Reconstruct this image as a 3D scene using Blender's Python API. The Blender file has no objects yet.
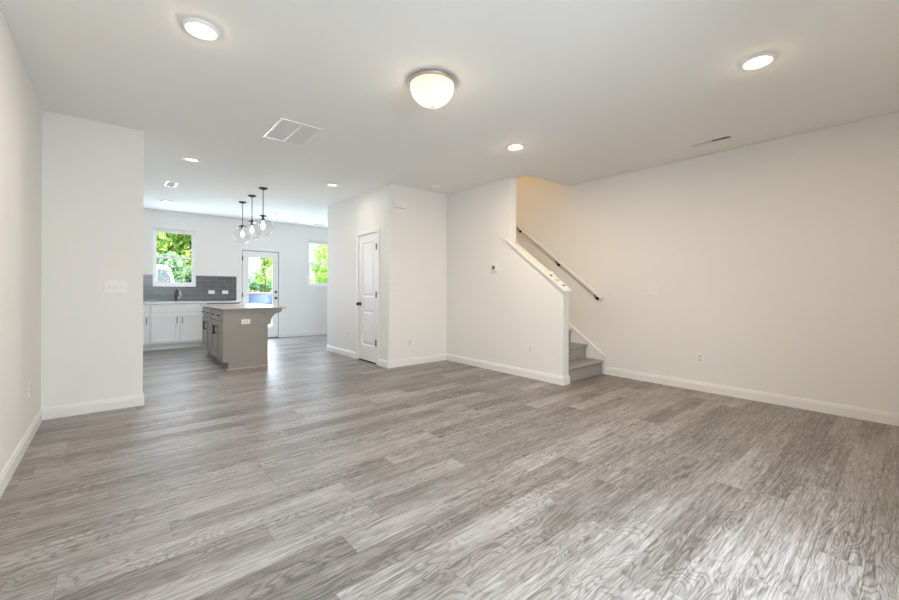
import bpy, bmesh, math, random
from mathutils import Vector, Matrix
S = bpy.context.scene
COL = S.collection
random.seed(7)
PI = math.pi

# ------------------------------------------------------------------ camera
F_PX, YAW, ROLL, CY, CAM_H = 394.0, 0.7034, 0.0044, 289.11, 1.1751
fw = Vector((math.sin(YAW), math.cos(YAW), 0)); rt = Vector((math.cos(YAW), -math.sin(YAW), 0)); dn = fw.cross(rt)
cr, sr = math.cos(ROLL), math.sin(ROLL)
r2 = cr * rt - sr * dn; d2 = sr * rt + cr * dn
cd = bpy.data.cameras.new('camera'); cam = bpy.data.objects.new('camera', cd); COL.objects.link(cam)
cd.sensor_fit = 'HORIZONTAL'; cd.sensor_width = 36.0; cd.lens = F_PX / 899.0 * 36.0
cd.shift_y = -(300.0 - CY) / 899.0; cd.clip_start = 0.02; cd.clip_end = 300
m = Matrix.Identity(4)
for i in range(3):
    m[i][0] = r2[i]; m[i][1] = -d2[i]; m[i][2] = -fw[i]
m[2][3] = CAM_H
cam.matrix_world = m
S.camera = cam

# ------------------------------------------------------------------ world, sun, daylight through the windows, exposure
S.view_settings.view_transform = 'Standard'; S.view_settings.look = 'None'
S.view_settings.exposure = 0.34; S.view_settings.gamma = 1.0; S.view_settings.use_curve_mapping = False
S.cycles.max_bounces = 10; S.cycles.diffuse_bounces = 6; S.cycles.transparent_max_bounces = 16
S.cycles.use_denoising = True; S.cycles.caustics_reflective = False; S.cycles.caustics_refractive = False
W = bpy.data.worlds.new('sky'); S.world = W; W.use_nodes = True
bg = W.node_tree.nodes['Background']; bg.inputs[0].default_value = (0.86, 0.94, 1.0, 1); bg.inputs[1].default_value = 1.35

def lamp(name, kind, loc, energy, color, rot=(0, 0, 0), **kw):
    l = bpy.data.lights.new(name, kind); l.energy = energy; l.color = color
    for k, v in kw.items(): setattr(l, k, v)
    o = bpy.data.objects.new(name, l); COL.objects.link(o); o.location = loc; o.rotation_euler = rot
    return o
lamp('sun', 'SUN', (9, 4, 12), 9.0, (1.0, 0.95, 0.85), rot=Vector((-0.62, 0.36, -0.70)).to_track_quat('-Z', 'Y').to_euler(), angle=0.01)
# daylight: outside the front window (behind the camera) shine +Y; kitchen windows and door shine -Y
DAY = (0.69, 0.83, 1.0)
lamp('daylight_front_window', 'AREA', (1.15, -0.90, 1.80), 118, (0.76, 0.89, 1.0), rot=(PI / 2 - .80, 0, 0), shape='RECTANGLE', size=1.7, size_y=1.1)
lamp('daylight_kitchen_window', 'AREA', (0.93, 9.79, 1.80), 13, DAY, rot=(-PI / 2, 0, 0), shape='RECTANGLE', size=0.62, size_y=1.05)
lamp('daylight_dining_window', 'AREA', (4.04, 9.79, 1.82), 13, DAY, rot=(-PI / 2, 0, 0), shape='RECTANGLE', size=0.62, size_y=1.05)
lamp('daylight_back_door', 'AREA', (2.57, 9.79, 1.1), 37, DAY, rot=(-PI / 2, 0, 0), shape='RECTANGLE', size=0.5, size_y=1.55)
WARM = (1.0, 0.76, 0.50)

# ------------------------------------------------------------------ materials
def new_mat(name):
    mt = bpy.data.materials.new(name); mt.use_nodes = True
    nt = mt.node_tree; b = nt.nodes['Principled BSDF']
    return mt, nt, b
def mat(name, col, rough=0.5, metal=0.0, spec=0.5, noise=0.0, nscale=40.0, bump=0.0):
    mt, nt, b = new_mat(name)
    b.inputs['Base Color'].default_value = (*col, 1); b.inputs['Roughness'].default_value = rough
    b.inputs['Metallic'].default_value = metal; b.inputs['Specular IOR Level'].default_value = spec
    tc = nt.nodes.new('ShaderNodeTexCoord'); n = nt.nodes.new('ShaderNodeTexNoise')
    n.inputs['Scale'].default_value = nscale; n.inputs['Detail'].default_value = 4
    nt.links.new(tc.outputs['Object'], n.inputs['Vector'])
    mx = nt.nodes.new('ShaderNodeMix'); mx.data_type = 'RGBA'
    mx.inputs[6].default_value = (*[c * (1 - noise) for c in col], 1); mx.inputs[7].default_value = (*[min(1, c * (1 + noise)) for c in col], 1)
    nt.links.new(n.outputs['Fac'], mx.inputs[0]); nt.links.new(mx.outputs[2], b.inputs['Base Color'])
    if bump:
        bp = nt.nodes.new('ShaderNodeBump'); bp.inputs['Strength'].default_value = bump; bp.inputs['Distance'].default_value = 0.002
        nt.links.new(n.outputs['Fac'], bp.inputs['Height']); nt.links.new(bp.outputs[0], b.inputs['Normal'])
    return mt
def emit(name, col, s):
    mt, nt, b = new_mat(name)
    b.inputs['Base Color'].default_value = (*col, 1)
    b.inputs['Emission Color'].default_value = (*col, 1); b.inputs['Emission Strength'].default_value = s
    return mt
def glass(name, tint=(0.97, 0.985, 0.98), blend=0.4, gl=0.6, base=0.035):
    mt = bpy.data.materials.new(name); mt.use_nodes = True; nt = mt.node_tree; nt.nodes.clear()
    o = nt.nodes.new('ShaderNodeOutputMaterial'); mx = nt.nodes.new('ShaderNodeMixShader'); t = nt.nodes.new('ShaderNodeBsdfTransparent')
    g = nt.nodes.new('ShaderNodeBsdfGlossy'); f = nt.nodes.new('ShaderNodeLayerWeight'); f.inputs['Blend'].default_value = blend
    pw = nt.nodes.new('ShaderNodeMath'); pw.operation = 'POWER'; pw.inputs[1].default_value = 2.2
    ml = nt.nodes.new('ShaderNodeMath'); ml.operation = 'MULTIPLY_ADD'; ml.inputs[1].default_value = gl; ml.inputs[2].default_value = base
    t.inputs[0].default_value = (*tint, 1); g.inputs['Roughness'].default_value = 0.02; 
    nt.links.new(f.outputs['Facing'], pw.inputs[0]); nt.links.new(pw.outputs[0], ml.inputs[0])
    nt.links.new(ml.outputs[0], mx.inputs[0]); nt.links.new(t.outputs[0], mx.inputs[1]); nt.links.new(g.outputs[0], mx.inputs[2]); nt.links.new(mx.outputs[0], o.inputs[0])
    return mt
M = {}
M['wall'] = mat('wall_paint', (0.845, 0.83, 0.805), 0.75, spec=0.25, noise=0.012, nscale=300, bump=0.05)
M['ceiling'] = mat('ceiling_paint', (0.90, 0.905, 0.89), 0.9, spec=0.1, noise=0.012, nscale=250, bump=0.05)
M['trim'] = mat('trim_paint', (0.86, 0.85, 0.835), 0.35, noise=0.01)
M['white'] = mat('white_plastic', (0.86, 0.85, 0.83), 0.35, noise=0.01)
M['vinyl'] = mat('white_vinyl', (0.90, 0.92, 0.94), 0.35, noise=0.01)
M['slot'] = mat('dark_slot', (0.03, 0.03, 0.03), 0.6)
M['toggle'] = mat('toggle_plastic', (0.74, 0.73, 0.70), 0.35)
M['black'] = mat('black_metal', (0.02, 0.018, 0.017), 0.38, metal=0.6)
M['bronze'] = mat('bronze_metal', (0.07, 0.06, 0.055), 0.35, metal=0.8)
M['nickel'] = mat('satin_nickel', (0.62, 0.58, 0.52), 0.3, metal=1.0)
M['chrome'] = mat('brushed_steel', (0.55, 0.55, 0.56), 0.22, metal=1.0)
M['cab_white'] = mat('white_cabinet_paint', (0.86, 0.875, 0.88), 0.4, noise=0.01)
M['cab_grey'] = mat('grey_cabinet_paint', (0.315, 0.29, 0.266), 0.42, noise=0.03, nscale=12)
M['cab_trim'] = mat('pale_shoe_moulding', (0.50, 0.46, 0.42), 0.4)
M['quartz'] = mat('quartz_counter', (0.70, 0.69, 0.67), 0.14, noise=0.08, nscale=160)
M['island_stone'] = mat('taupe_quartz', (0.50, 0.47, 0.44), 0.26, spec=0.35, noise=0.08, nscale=160)
M['dishwasher'] = mat('black_appliance', (0.018, 0.018, 0.02), 0.3)
M['steel'] = mat('stainless_steel', (0.5, 0.5, 0.51), 0.3, metal=1.0)
M['glass'] = glass('window_glass', gl=0.25, base=0.002)
M['globe'] = glass('pendant_glass', (0.975, 0.97, 0.965), 0.35, 0.75)
M['lens'] = emit('lit_lens', (1.0, 0.86, 0.66), 3.2)
M['bulb'] = emit('lit_bulb', (1.0, 0.82, 0.60), 9.0)
M['bulb_soft'] = emit('dome_bulb', (1.0, 0.84, 0.62), 0.9)
M['screen'] = mat('thermostat_screen', (0.09, 0.085, 0.075), 0.25)
M['paper'] = mat('paper', (0.90, 0.88, 0.82), 0.7, noise=0.02)
M['ink'] = mat('ink', (0.07, 0.06, 0.05), 0.7)
M['ink_pale'] = mat('pale_ink', (0.62, 0.53, 0.44), 0.7)
M['bark'] = mat('bark', (0.12, 0.09, 0.065), 0.9, noise=0.3, nscale=9)
M['van'] = mat('white_van_paint', (0.82, 0.84, 0.86), 0.25)
M['van_glass'] = mat('van_window', (0.16, 0.20, 0.26), 0.5, spec=0.2)
M['tyre'] = mat('tyre_rubber', (0.02, 0.02, 0.02), 0.8)
M['pool_blue'] = mat('blue_vinyl', (0.20, 0.28, 0.72), 0.4, noise=0.1, nscale=3)
M['pool_red'] = mat('red_vinyl', (0.75, 0.30, 0.36), 0.4)
M['gap'] = mat('dark_door_gap', (0.012, 0.010, 0.009), 0.6)

def carpet():
    mt, nt, b = new_mat('stair_carpet'); L = nt.links
    tc = nt.nodes.new('ShaderNodeTexCoord'); n = nt.nodes.new('ShaderNodeTexNoise'); n.inputs['Scale'].default_value = 190; n.inputs['Detail'].default_value = 3
    n2 = nt.nodes.new('ShaderNodeTexNoise'); n2.inputs['Scale'].default_value = 45
    cr_ = nt.nodes.new('ShaderNodeValToRGB'); cr_.color_ramp.elements[0].position = 0.33; cr_.color_ramp.elements[0].color = (0.21, 0.19, 0.17, 1)
    cr_.color_ramp.elements[1].position = 0.68; cr_.color_ramp.elements[1].color = (0.66, 0.62, 0.57, 1)
    ad = nt.nodes.new('ShaderNodeMix'); ad.data_type = 'FLOAT'; ad.inputs[0].default_value = 0.35
    L.new(tc.outputs['Object'], n.inputs['Vector']); L.new(tc.outputs['Object'], n2.inputs['Vector'])
    L.new(n.outputs['Fac'], ad.inputs[2]); L.new(n2.outputs['Fac'], ad.inputs[3]); L.new(ad.outputs[0], cr_.inputs[0]); L.new(cr_.outputs[0], b.inputs['Base Color'])
    b.inputs['Roughness'].default_value = 1.0; b.inputs['Specular IOR Level'].default_value = 0.05
    bp = nt.nodes.new('ShaderNodeBump'); bp.inputs['Strength'].default_value = 0.8; bp.inputs['Distance'].default_value = 0.006
    L.new(n.outputs['Fac'], bp.inputs['Height']); L.new(bp.outputs[0], b.inputs['Normal'])
    return mt
M['carpet'] = carpet()

def tiles():
    mt, nt, b = new_mat('grey_subway_tile'); L = nt.links
    tc = nt.nodes.new('ShaderNodeTexCoord'); mp = nt.nodes.new('ShaderNodeMapping'); mp.inputs['Rotation'].default_value = (PI / 2, 0, 0)
    br = nt.nodes.new('ShaderNodeTexBrick'); br.inputs['Scale'].default_value = 1.0
    br.inputs['Brick Width'].default_value = 0.305; br.inputs['Row Height'].default_value = 0.089; br.inputs['Mortar Size'].default_value = 0.003
    br.inputs['Mortar Smooth'].default_value = 0.1
    br.inputs['Color1'].default_value = (0.092, 0.096, 0.098, 1); br.inputs['Color2'].default_value = (0.118, 0.122, 0.124, 1); br.inputs['Mortar'].default_value = (0.21, 0.213, 0.216, 1)
    L.new(tc.outputs['Object'], mp.inputs[0]); L.new(mp.outputs[0], br.inputs['Vector']); L.new(br.outputs['Color'], b.inputs['Base Color'])
    bp = nt.nodes.new('ShaderNodeBump'); bp.inputs['Strength'].default_value = 0.3; bp.inputs['Distance'].default_value = 0.003; bp.invert = True
    L.new(br.outputs['Fac'], bp.inputs['Height']); L.new(bp.outputs[0], b.inputs['Normal'])
    b.inputs['Roughness'].default_value = 0.22
    return mt
M['tile'] = tiles()

def planks():
    mt, nt, b = new_mat('grey_wood_plank_floor'); N = nt.nodes; L = nt.links
    def mth(op, a, bb=None, c=None):
        n = N.new('ShaderNodeMath'); n.operation = op
        for i, v in enumerate((a, bb, c)):
            if v is None: continue
            if isinstance(v, (int, float)): n.inputs[i].default_value = v
            else: L.new(v, n.inputs[i])
        return n.outputs[0]
    def vec(x, y, z=0.0):
        n = N.new('ShaderNodeCombineXYZ')
        for i, v in enumerate((x, y, z)):
            if isinstance(v, (int, float)): n.inputs[i].default_value = v
            else: L.new(v, n.inputs[i])
        return n.outputs[0]
    def noise(v, detail=4, rough=0.55, dist=0.0):
        n = N.new('ShaderNodeTexNoise'); n.inputs['Scale'].default_value = 1.0; n.inputs['Detail'].default_value = detail
        n.inputs['Roughness'].default_value = rough; n.inputs['Distortion'].default_value = dist
        L.new(v, n.inputs['Vector']); return n.outputs['Fac']
    def wn(v):
        n = N.new('ShaderNodeTexWhiteNoise'); n.noise_dimensions = '3D'; L.new(v, n.inputs['Vector']); return n
    tc = N.new('ShaderNodeTexCoord'); sp = N.new('ShaderNodeSeparateXYZ'); L.new(tc.outputs['Object'], sp.inputs[0])
    X, Y = sp.outputs[0], sp.outputs[1]
    PW, PL = 0.163, 1.22
    v = mth('DIVIDE', mth('SUBTRACT', Y, 1.762), PW); row = mth('FLOOR', v); fv = mth('SUBTRACT', v, row)
    ro = wn(vec(row, 3.3, 1.7)).outputs['Value']
    u = mth('ADD', mth('DIVIDE', X, PL), mth('MULTIPLY', ro, 7.0)); cu = mth('FLOOR', u); fu = mth('SUBTRACT', u, cu)
    idn = wn(vec(row, cu, 0.5)); rid = idn.outputs['Value']
    sc = N.new('ShaderNodeSeparateColor'); L.new(idn.outputs['Color'], sc.inputs[0])
    r1, r2_, r3 = sc.outputs[0], sc.outputs[1], sc.outputs[2]
    ox = mth('MULTIPLY', r1, 37.0); oy = mth('MULTIPLY', r2_, 53.0)
    px = mth('ADD', X, ox); py = mth('ADD', Y, oy)
    # long soft streaks, fine fibres, and cathedral figure from contour lines of a stretched noise
    streak = noise(vec(mth('MULTIPLY', px, 1.7), mth('MULTIPLY', py, 42.0)), 4, 0.6, 0.6)
    fibre = noise(vec(mth('MULTIPLY', px, 9.0), mth('MULTIPLY', py, 260.0)), 3, 0.65)
    field = noise(vec(mth('MULTIPLY', px, 2.1), mth('MULTIPLY', py, 8.0)), 2, 0.45, 0.30)
    ring = mth('SINE', mth('MULTIPLY', field, 120.0)); ring = mth('MULTIPLY_ADD', ring, 0.5, 0.5); ring = mth('POWER', ring, 3.2)
    blot = noise(vec(mth('MULTIPLY', px, 1.3), mth('MULTIPLY', py, 4.0), 9.0), 3, 0.55)
    msk = N.new('ShaderNodeMapRange'); msk.inputs[1].default_value = 0.38; msk.inputs[2].default_value = 0.56; L.new(noise(vec(mth('MULTIPLY', px, 1.1), mth('MULTIPLY', py, 3.0), 4.0), 2), msk.inputs[0])
    dark = noise(vec(mth('MULTIPLY', px, 2.4), mth('MULTIPLY', py, 30.0), 20.0), 4, 0.6, 1.0)
    dk = N.new('ShaderNodeMapRange'); dk.inputs[1].default_value = 0.60; dk.inputs[2].default_value = 0.78; L.new(dark, dk.inputs[0])
    mid = noise(vec(mth('MULTIPLY', px, 6.0), mth('MULTIPLY', py, 90.0), 6.0), 5, 0.65, 0.8)
    def amp(a, k): return mth('MULTIPLY', mth('SUBTRACT', a, 0.5), k)
    t = mth('ADD', 0.5, amp(streak, 0.55))
    t = mth('ADD', t, amp(mid, 0.50))
    t = mth('ADD', t, amp(fibre, 0.75))
    t = mth('ADD', t, amp(blot, 0.35))
    t = mth('ADD', t, amp(rid, 0.17))
    t = mth('SUBTRACT', t, mth('MULTIPLY', mth('MULTIPLY', ring, msk.outputs[0]), 0.16))
    t = mth('SUBTRACT', t, mth('MULTIPLY', dk.outputs[0], 0.26))
    rp = N.new('ShaderNodeValToRGB'); e = rp.color_ramp.elements
    e[0].position = 0.06; e[0].color = (0.060, 0.050, 0.044, 1)
    e[1].position = 0.82; e[1].color = (0.53, 0.505, 0.49, 1)
    e2 = rp.color_ramp.elements.new(0.32); e2.color = (0.140, 0.122, 0.109, 1)
    e3 = rp.color_ramp.elements.new(0.54); e3.color = (0.297, 0.272, 0.254, 1)
    L.new(t, rp.inputs[0])
    # seams
    ev = mth('MULTIPLY', mth('MINIMUM', fv, mth('SUBTRACT', 1.0, fv)), PW); eu = mth('MULTIPLY', mth('MINIMUM', fu, mth('SUBTRACT', 1.0, fu)), PL)
    ed = mth('MINIMUM', ev, eu)
    sm = N.new('ShaderNodeMapRange'); sm.inputs[1].default_value = 0.0; sm.inputs[2].default_value = 0.0026; sm.inputs[3].default_value = 0.62; sm.inputs[4].default_value = 1.0; L.new(ed, sm.inputs[0])
    mul = N.new('ShaderNodeMix'); mul.data_type = 'RGBA'; mul.blend_type = 'MULTIPLY'; mul.inputs[0].default_value = 1.0
    L.new(rp.outputs[0], mul.inputs[6]); L.new(sm.outputs[0], mul.inputs[7]); L.new(mul.outputs[2], b.inputs['Base Color'])
    rg = N.new('ShaderNodeMapRange'); rg.inputs[3].default_value = 0.36; rg.inputs[4].default_value = 0.50; L.new(streak, rg.inputs[0]); L.new(rg.outputs[0], b.inputs['Roughness'])
    b.inputs['Specular IOR Level'].default_value = 0.5
    bp = N.new('ShaderNodeBump'); bp.inputs['Strength'].default_value = 0.25; bp.inputs['Distance'].default_value = 0.0015
    L.new(mth('ADD', fibre, sm.outputs[0]), bp.inputs['Height']); L.new(bp.outputs[0], b.inputs['Normal'])
    return mt
M['floor'] = planks()

def leafmat(name, cols):
    mt, nt, b = new_mat(name); L = nt.links
    g = nt.nodes.new('ShaderNodeNewGeometry'); rp = nt.nodes.new('ShaderNodeValToRGB'); e = rp.color_ramp.elements
    e[0].color = (*cols[0], 1); e[1].color = (*cols[-1], 1)
    for i, c in enumerate(cols[1:-1]):
        x = e.new((i + 1) / (len(cols) - 1)); x.color = (*c, 1)
    L.new(g.outputs['Random Per Island'], rp.inputs[0]); L.new(rp.outputs[0], b.inputs['Base Color'])
    tr = nt.nodes.new('ShaderNodeBsdfTranslucent'); L.new(rp.outputs[0], tr.inputs[0])
    mx = nt.nodes.new('ShaderNodeMixShader'); mx.inputs[0].default_value = 0.45
    L.new(b.outputs[0], mx.inputs[1]); L.new(tr.outputs[0], mx.inputs[2]); L.new(mx.outputs[0], nt.nodes['Material Output'].inputs[0])
    b.inputs['Roughness'].default_value = 0.5
    return mt
M['leaf_mid'] = leafmat('leaves_mid_green', [(0.16, 0.36, 0.12), (0.34, 0.58, 0.16), (0.66, 0.78, 0.26), (0.86, 0.82, 0.42)])
M['leaf_lime'] = leafmat('leaves_lime', [(0.40, 0.62, 0.22), (0.64, 0.82, 0.30), (0.84, 0.90, 0.58)])
M['leaf_dark'] = leafmat('leaves_blue_green', [(0.15, 0.33, 0.24), (0.32, 0.55, 0.38), (0.60, 0.72, 0.44)])
M['lawn'] = mat('lawn_grass', (0.52, 0.60, 0.38), 0.9, noise=0.25, nscale=2.5)

# ------------------------------------------------------------------ mesh helpers
class MB:
    def __init__(s): s.v = []; s.f = []
    def add(s, vs, fs):
        o = len(s.v); s.v += [tuple(p) for p in vs]; s.f += [tuple(i + o for i in f) for f in fs]; return s
    def box(s, a, b):
        x0, y0, z0 = [min(p, q) for p, q in zip(a, b)]; x1, y1, z1 = [max(p, q) for p, q in zip(a, b)]
        return s.add([(x0, y0, z0), (x1, y0, z0), (x1, y1, z0), (x0, y1, z0), (x0, y0, z1), (x1, y0, z1), (x1, y1, z1), (x0, y1, z1)],
                     [(0, 3, 2, 1), (4, 5, 6, 7), (0, 1, 5, 4), (1, 2, 6, 5), (2, 3, 7, 6), (3, 0, 4, 7)])
    def prism(s, poly, axis, a, b):
        def P(p, t):
            return {'x': (t, p[0], p[1]), 'y': (p[0], t, p[1]), 'z': (p[0], p[1], t)}[axis]
        n = len(poly)
        return s.add([P(p, a) for p in poly] + [P(p, b) for p in poly],
                     [tuple(range(n))[::-1], tuple(range(n, 2 * n))] + [(i, (i + 1) % n, n + (i + 1) % n, n + i) for i in range(n)])
    def lathe(s, prof, c, axis='z', seg=32, sx=1.0):
        vs, fs = [], []
        for (r, h) in prof:
            for k in range(seg):
                a = 2 * PI * k / seg; p = (r * math.cos(a), r * math.sin(a))
                q = {'z': (p[0], p[1], h), 'y': (p[0], h, p[1]), 'x': (h, p[0], p[1])}[axis]
                vs.append((c[0] + q[0], c[1] + q[1], c[2] + q[2]))
        for i in range(len(prof) - 1):
            for k in range(seg):
                k2 = (k + 1) % seg
                fs.append((i * seg + k, i * seg + k2, (i + 1) * seg + k2, (i + 1) * seg + k))
        if prof[0][0] > 1e-5: fs.append(tuple(range(seg))[::-1])
        if prof[-1][0] > 1e-5: fs.append(tuple((len(prof) - 1) * seg + k for k in range(seg)))
        return s.add(vs, fs)
    def lathe_open(s, prof, c, seg=32):
        n0 = len(s.f); s.lathe(prof, c, 'z', seg)
        s.f = s.f[:n0] + [f for f in s.f[n0:] if len(f) == 4]
        return s
    def tube(s, pts, r, seg=10):
        pts = [Vector(p) for p in pts]; vs, fs = [], []; up0 = None
        for i, p in enumerate(pts):
            t = (pts[min(i + 1, len(pts) - 1)] - pts[max(i - 1, 0)]).normalized()
            if up0 is None: up0 = Vector((0, 0, 1)) if abs(t.z) < 0.9 else Vector((1, 0, 0))
            a = t.cross(up0).normalized(); bq = t.cross(a).normalized(); up0 = -bq if False else up0
            rr = r[i] if isinstance(r, (list, tuple)) else r
            for k in range(seg):
                an = 2 * PI * k / seg; vs.append(p + a * rr * math.cos(an) + bq * rr * math.sin(an))
        for i in range(len(pts) - 1):
            for k in range(seg):
                k2 = (k + 1) % seg; fs.append((i * seg + k, i * seg + k2, (i + 1) * seg + k2, (i + 1) * seg + k))
        fs.append(tuple(range(seg))[::-1]); fs.append(tuple((len(pts) - 1) * seg + k for k in range(seg)))
        return s.add(vs, fs)
    def build(s, name, material, parent=None, bevel=0.0, smooth=False, loc=None):
        me = bpy.data.meshes.new(name); me.from_pydata(s.v, [], s.f); me.validate()
        bm = bmesh.new(); bm.from_mesh(me)
        bmesh.ops.remove_doubles(bm, verts=bm.verts, dist=1e-6) if smooth else None
        bmesh.ops.recalc_face_normals(bm, faces=bm.faces)
        if loc is not None:
            bmesh.ops.translate(bm, verts=bm.verts, vec=-Vector(loc))
        if smooth:
            for f in bm.faces: f.smooth = True
        bm.to_mesh(me); bm.free()
        o = bpy.data.objects.new(name, me); COL.objects.link(o); me.materials.append(material)
        if loc is not None: o.location = loc
        if parent is not None: o.parent = parent
        if bevel:
            md = o.modifiers.new('bevel', 'BEVEL'); md.width = bevel; md.segments = 2; md.limit_method = 'ANGLE'; md.angle_limit = 0.6
        if smooth:
            md = o.modifiers.new('split', 'EDGE_SPLIT'); md.split_angle = 0.6
        return o
def tag(o, label=None, cat=None, group=None, kind=None):
    if label: o['label'] = label
    if cat: o['category'] = cat
    if group: o['group'] = group
    if kind: o['kind'] = kind
    return o
def empty(name, loc=(0, 0, 0), rz=0.0):
    o = bpy.data.objects.new(name, None); COL.objects.link(o); o.location = loc; o.rotation_euler = (0, 0, rz); o.empty_display_size = 0.1
    return o
def st(o): o['kind'] = 'structure'; return o
def copy_tree(o, parent=None):
    c = o.copy(); COL.objects.link(c)
    if parent is not None: c.parent = parent
    for ch in list(o.children): copy_tree(ch, c)
    return c
def grid_cells(xs, zs, holes):
    for i in range(len(xs) - 1):
        for j in range(len(zs) - 1):
            cx, cz = (xs[i] + xs[i + 1]) / 2, (zs[j] + zs[j + 1]) / 2
            if not any(h[0] < cx < h[1] and h[2] < cz < h[3] for h in holes): yield xs[i], xs[i + 1], zs[j], zs[j + 1]
def slab_holes(mb, a0, a1, b0, b1, t0, t1, holes, axis):
    """a slab in the plane of two axes with rectangular holes, built without inner faces"""
    xs = sorted({a0, a1, *[h[0] for h in holes], *[h[1] for h in holes]}); zs = sorted({b0, b1, *[h[2] for h in holes], *[h[3] for h in holes]})
    cells = {(i, j) for i in range(len(xs) - 1) for j in range(len(zs) - 1)
             if not any(h[0] < (xs[i] + xs[i + 1]) / 2 < h[1] and h[2] < (zs[j] + zs[j + 1]) / 2 < h[3] for h in holes)}
    def P(a, b, t): return {'y': (a, t, b), 'x': (t, a, b), 'z': (a, b, t)}[axis]
    for (i, j) in cells:
        A, B, C_, D = xs[i], xs[i + 1], zs[j], zs[j + 1]
        for t in (t0, t1): mb.add([P(A, C_, t), P(B, C_, t), P(B, D, t), P(A, D, t)], [(0, 1, 2, 3)])
        for (di, dj, p, q) in ((-1, 0, (A, C_), (A, D)), (1, 0, (B, C_), (B, D)), (0, -1, (A, C_), (B, C_)), (0, 1, (A, D), (B, D))):
            if (i + di, j + dj) not in cells:
                mb.add([P(*p, t0), P(*q, t0), P(*q, t1), P(*p, t1)], [(0, 1, 2, 3)])
    return mb

# ------------------------------------------------------------------ room shell
H = 2.74
XL, XR, YF, YB = -0.499, 5.212, -0.35, 9.807
XS, YS = 0.2125, 4.992
XP, YC, YN = 3.086, 5.026, 7.243
XT, TW, YE, YO = 4.197, 0.117, 2.785, 3.635
W1 = (0.568, 1.297, 1.214, 2.372); W2 = (3.675, 4.404, 1.236, 2.388); DR = (2.165, 2.99, 0.0, 2.05)
st(MB().box((XL - .12, YF - .12, -0.1), (XR + .12, YB + .15, 0)).build('floor', M['floor']))
st(slab_holes(MB(), XL, XR, YF, YB, H, H + .35, [(XT + TW, XR + .01, 3.41, YN - .117)], 'z').build('ceiling', M['ceiling']))
st(MB().box((XL - .12, YF - .12, 0), (XL, YB + .15, H + .35)).build('wall_left', M['wall']))
st(MB().box((XR, YF - .12, 0), (XR + .12, YB + .15, 5.4)).build('wall_right', M['wall']))
st(MB().box((XL, YS, 0), (XS, YS + .117, H)).build('wall_stub', M['wall']))
st(slab_holes(MB(), XL, XR, 0, H + .35, YB, YB + .15, [W1, W2, DR], 'y').build('wall_back', M['wall']))
st(slab_holes(MB(), XL, XR, 0, H + .35, YF - .12, YF, [(0.40, 2.05, 0.55, 2.1)], 'y').build('wall_front', M['wall']))
st(MB().box((XL, -3.2, 2.45), (XR, YF - .125, 2.6)).build('sun_block_slab', M['trim']))  # unseen slab added outside to keep the sun out of the front window
PD = (5.355, 5.995, 0.0, 2.062)
st(slab_holes(MB(), YC, YN, 0, H, XP, XP + .117, [PD], 'x').build('wall_pantry', M['wall']))
st(MB().box((XP + .117, YC, 0), (XT, YC + .117, H)).build('wall_corner', M['wall']))
st(MB().box((XP + .117, YN - .117, 0), (XT, YN, H)).box((XT, YN - .117, 0), (XR, YN, 5.4)).build('wall_dining', M['wall']))
def capz(y): return 1.143 + 0.755 * (y - 2.755)
st(MB().prism([(YE, 0), (YN - .117, 0), (YN - .117, H), (YO, H), (YO, capz(YO)), (YE, capz(YE))], 'x', XT, XT + TW)
   .box((XT, 3.29, H + .35), (XT + TW, YN - .117, 5.4)).build('wall_stair', M['wall']))
st(MB().box((XT + TW, 3.29, H + .35), (XR, 3.41, 5.4)).build('wall_landing', M['wall']))
c2 = st(MB().box((XT, 3.29, 5.4), (XR + .12, YN, 5.5)).build('ceiling_stairwell', M['ceiling']))

BBH = 0.106
def baseboard(name, pts):
    prof = [(0, 0), (.014, 0), (.014, .078), (.0105, .084), (.0105, .094), (.006, BBH), (0, BBH)]
    pts = [Vector((p[0], p[1])) for p in pts]; n = len(pts)
    dirs = [(pts[i + 1] - pts[i]).normalized() for i in range(n - 1)]; nor = [Vector((d.y, -d.x)) for d in dirs]
    vs, fs = [], []; k = len(prof)
    for i in range(n):
        if i == 0: off = nor[0]
        elif i == n - 1: off = nor[-1]
        else:
            a, b_ = nor[i - 1], nor[i]; off = (a + b_) / (1 + a.dot(b_))
        for (d, z) in prof: p = pts[i] + off * d; vs.append((p.x, p.y, z))
    for i in range(n - 1):
        for j in range(k): fs.append((i * k + j, i * k + (j + 1) % k, (i + 1) * k + (j + 1) % k, (i + 1) * k + j))
    fs += [tuple(range(k)), tuple((n - 1) * k + j for j in range(k))[::-1]]
    return st(MB().add(vs, fs).build(name, M['trim']))
baseboard('baseboard_left', [(XL, YF), (XL, YS), (XS, YS), (XS, YS + .117), (XL, YS + .117)])
baseboard('baseboard_back', [(3.055, YB), (XR, YB), (XR, YN), (XP, YN), (XP, 6.06)])
baseboard('baseboard_corner', [(XP, 5.288), (XP, YC), (XT, YC), (XT, YE), (XT + TW, YE), (XT + TW, YE + .02)])
baseboard('baseboard_right', [(XR, 2.765), (XR, YF)])
baseboard('baseboard_front', [(XR, YF), (XL, YF)])

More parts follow.
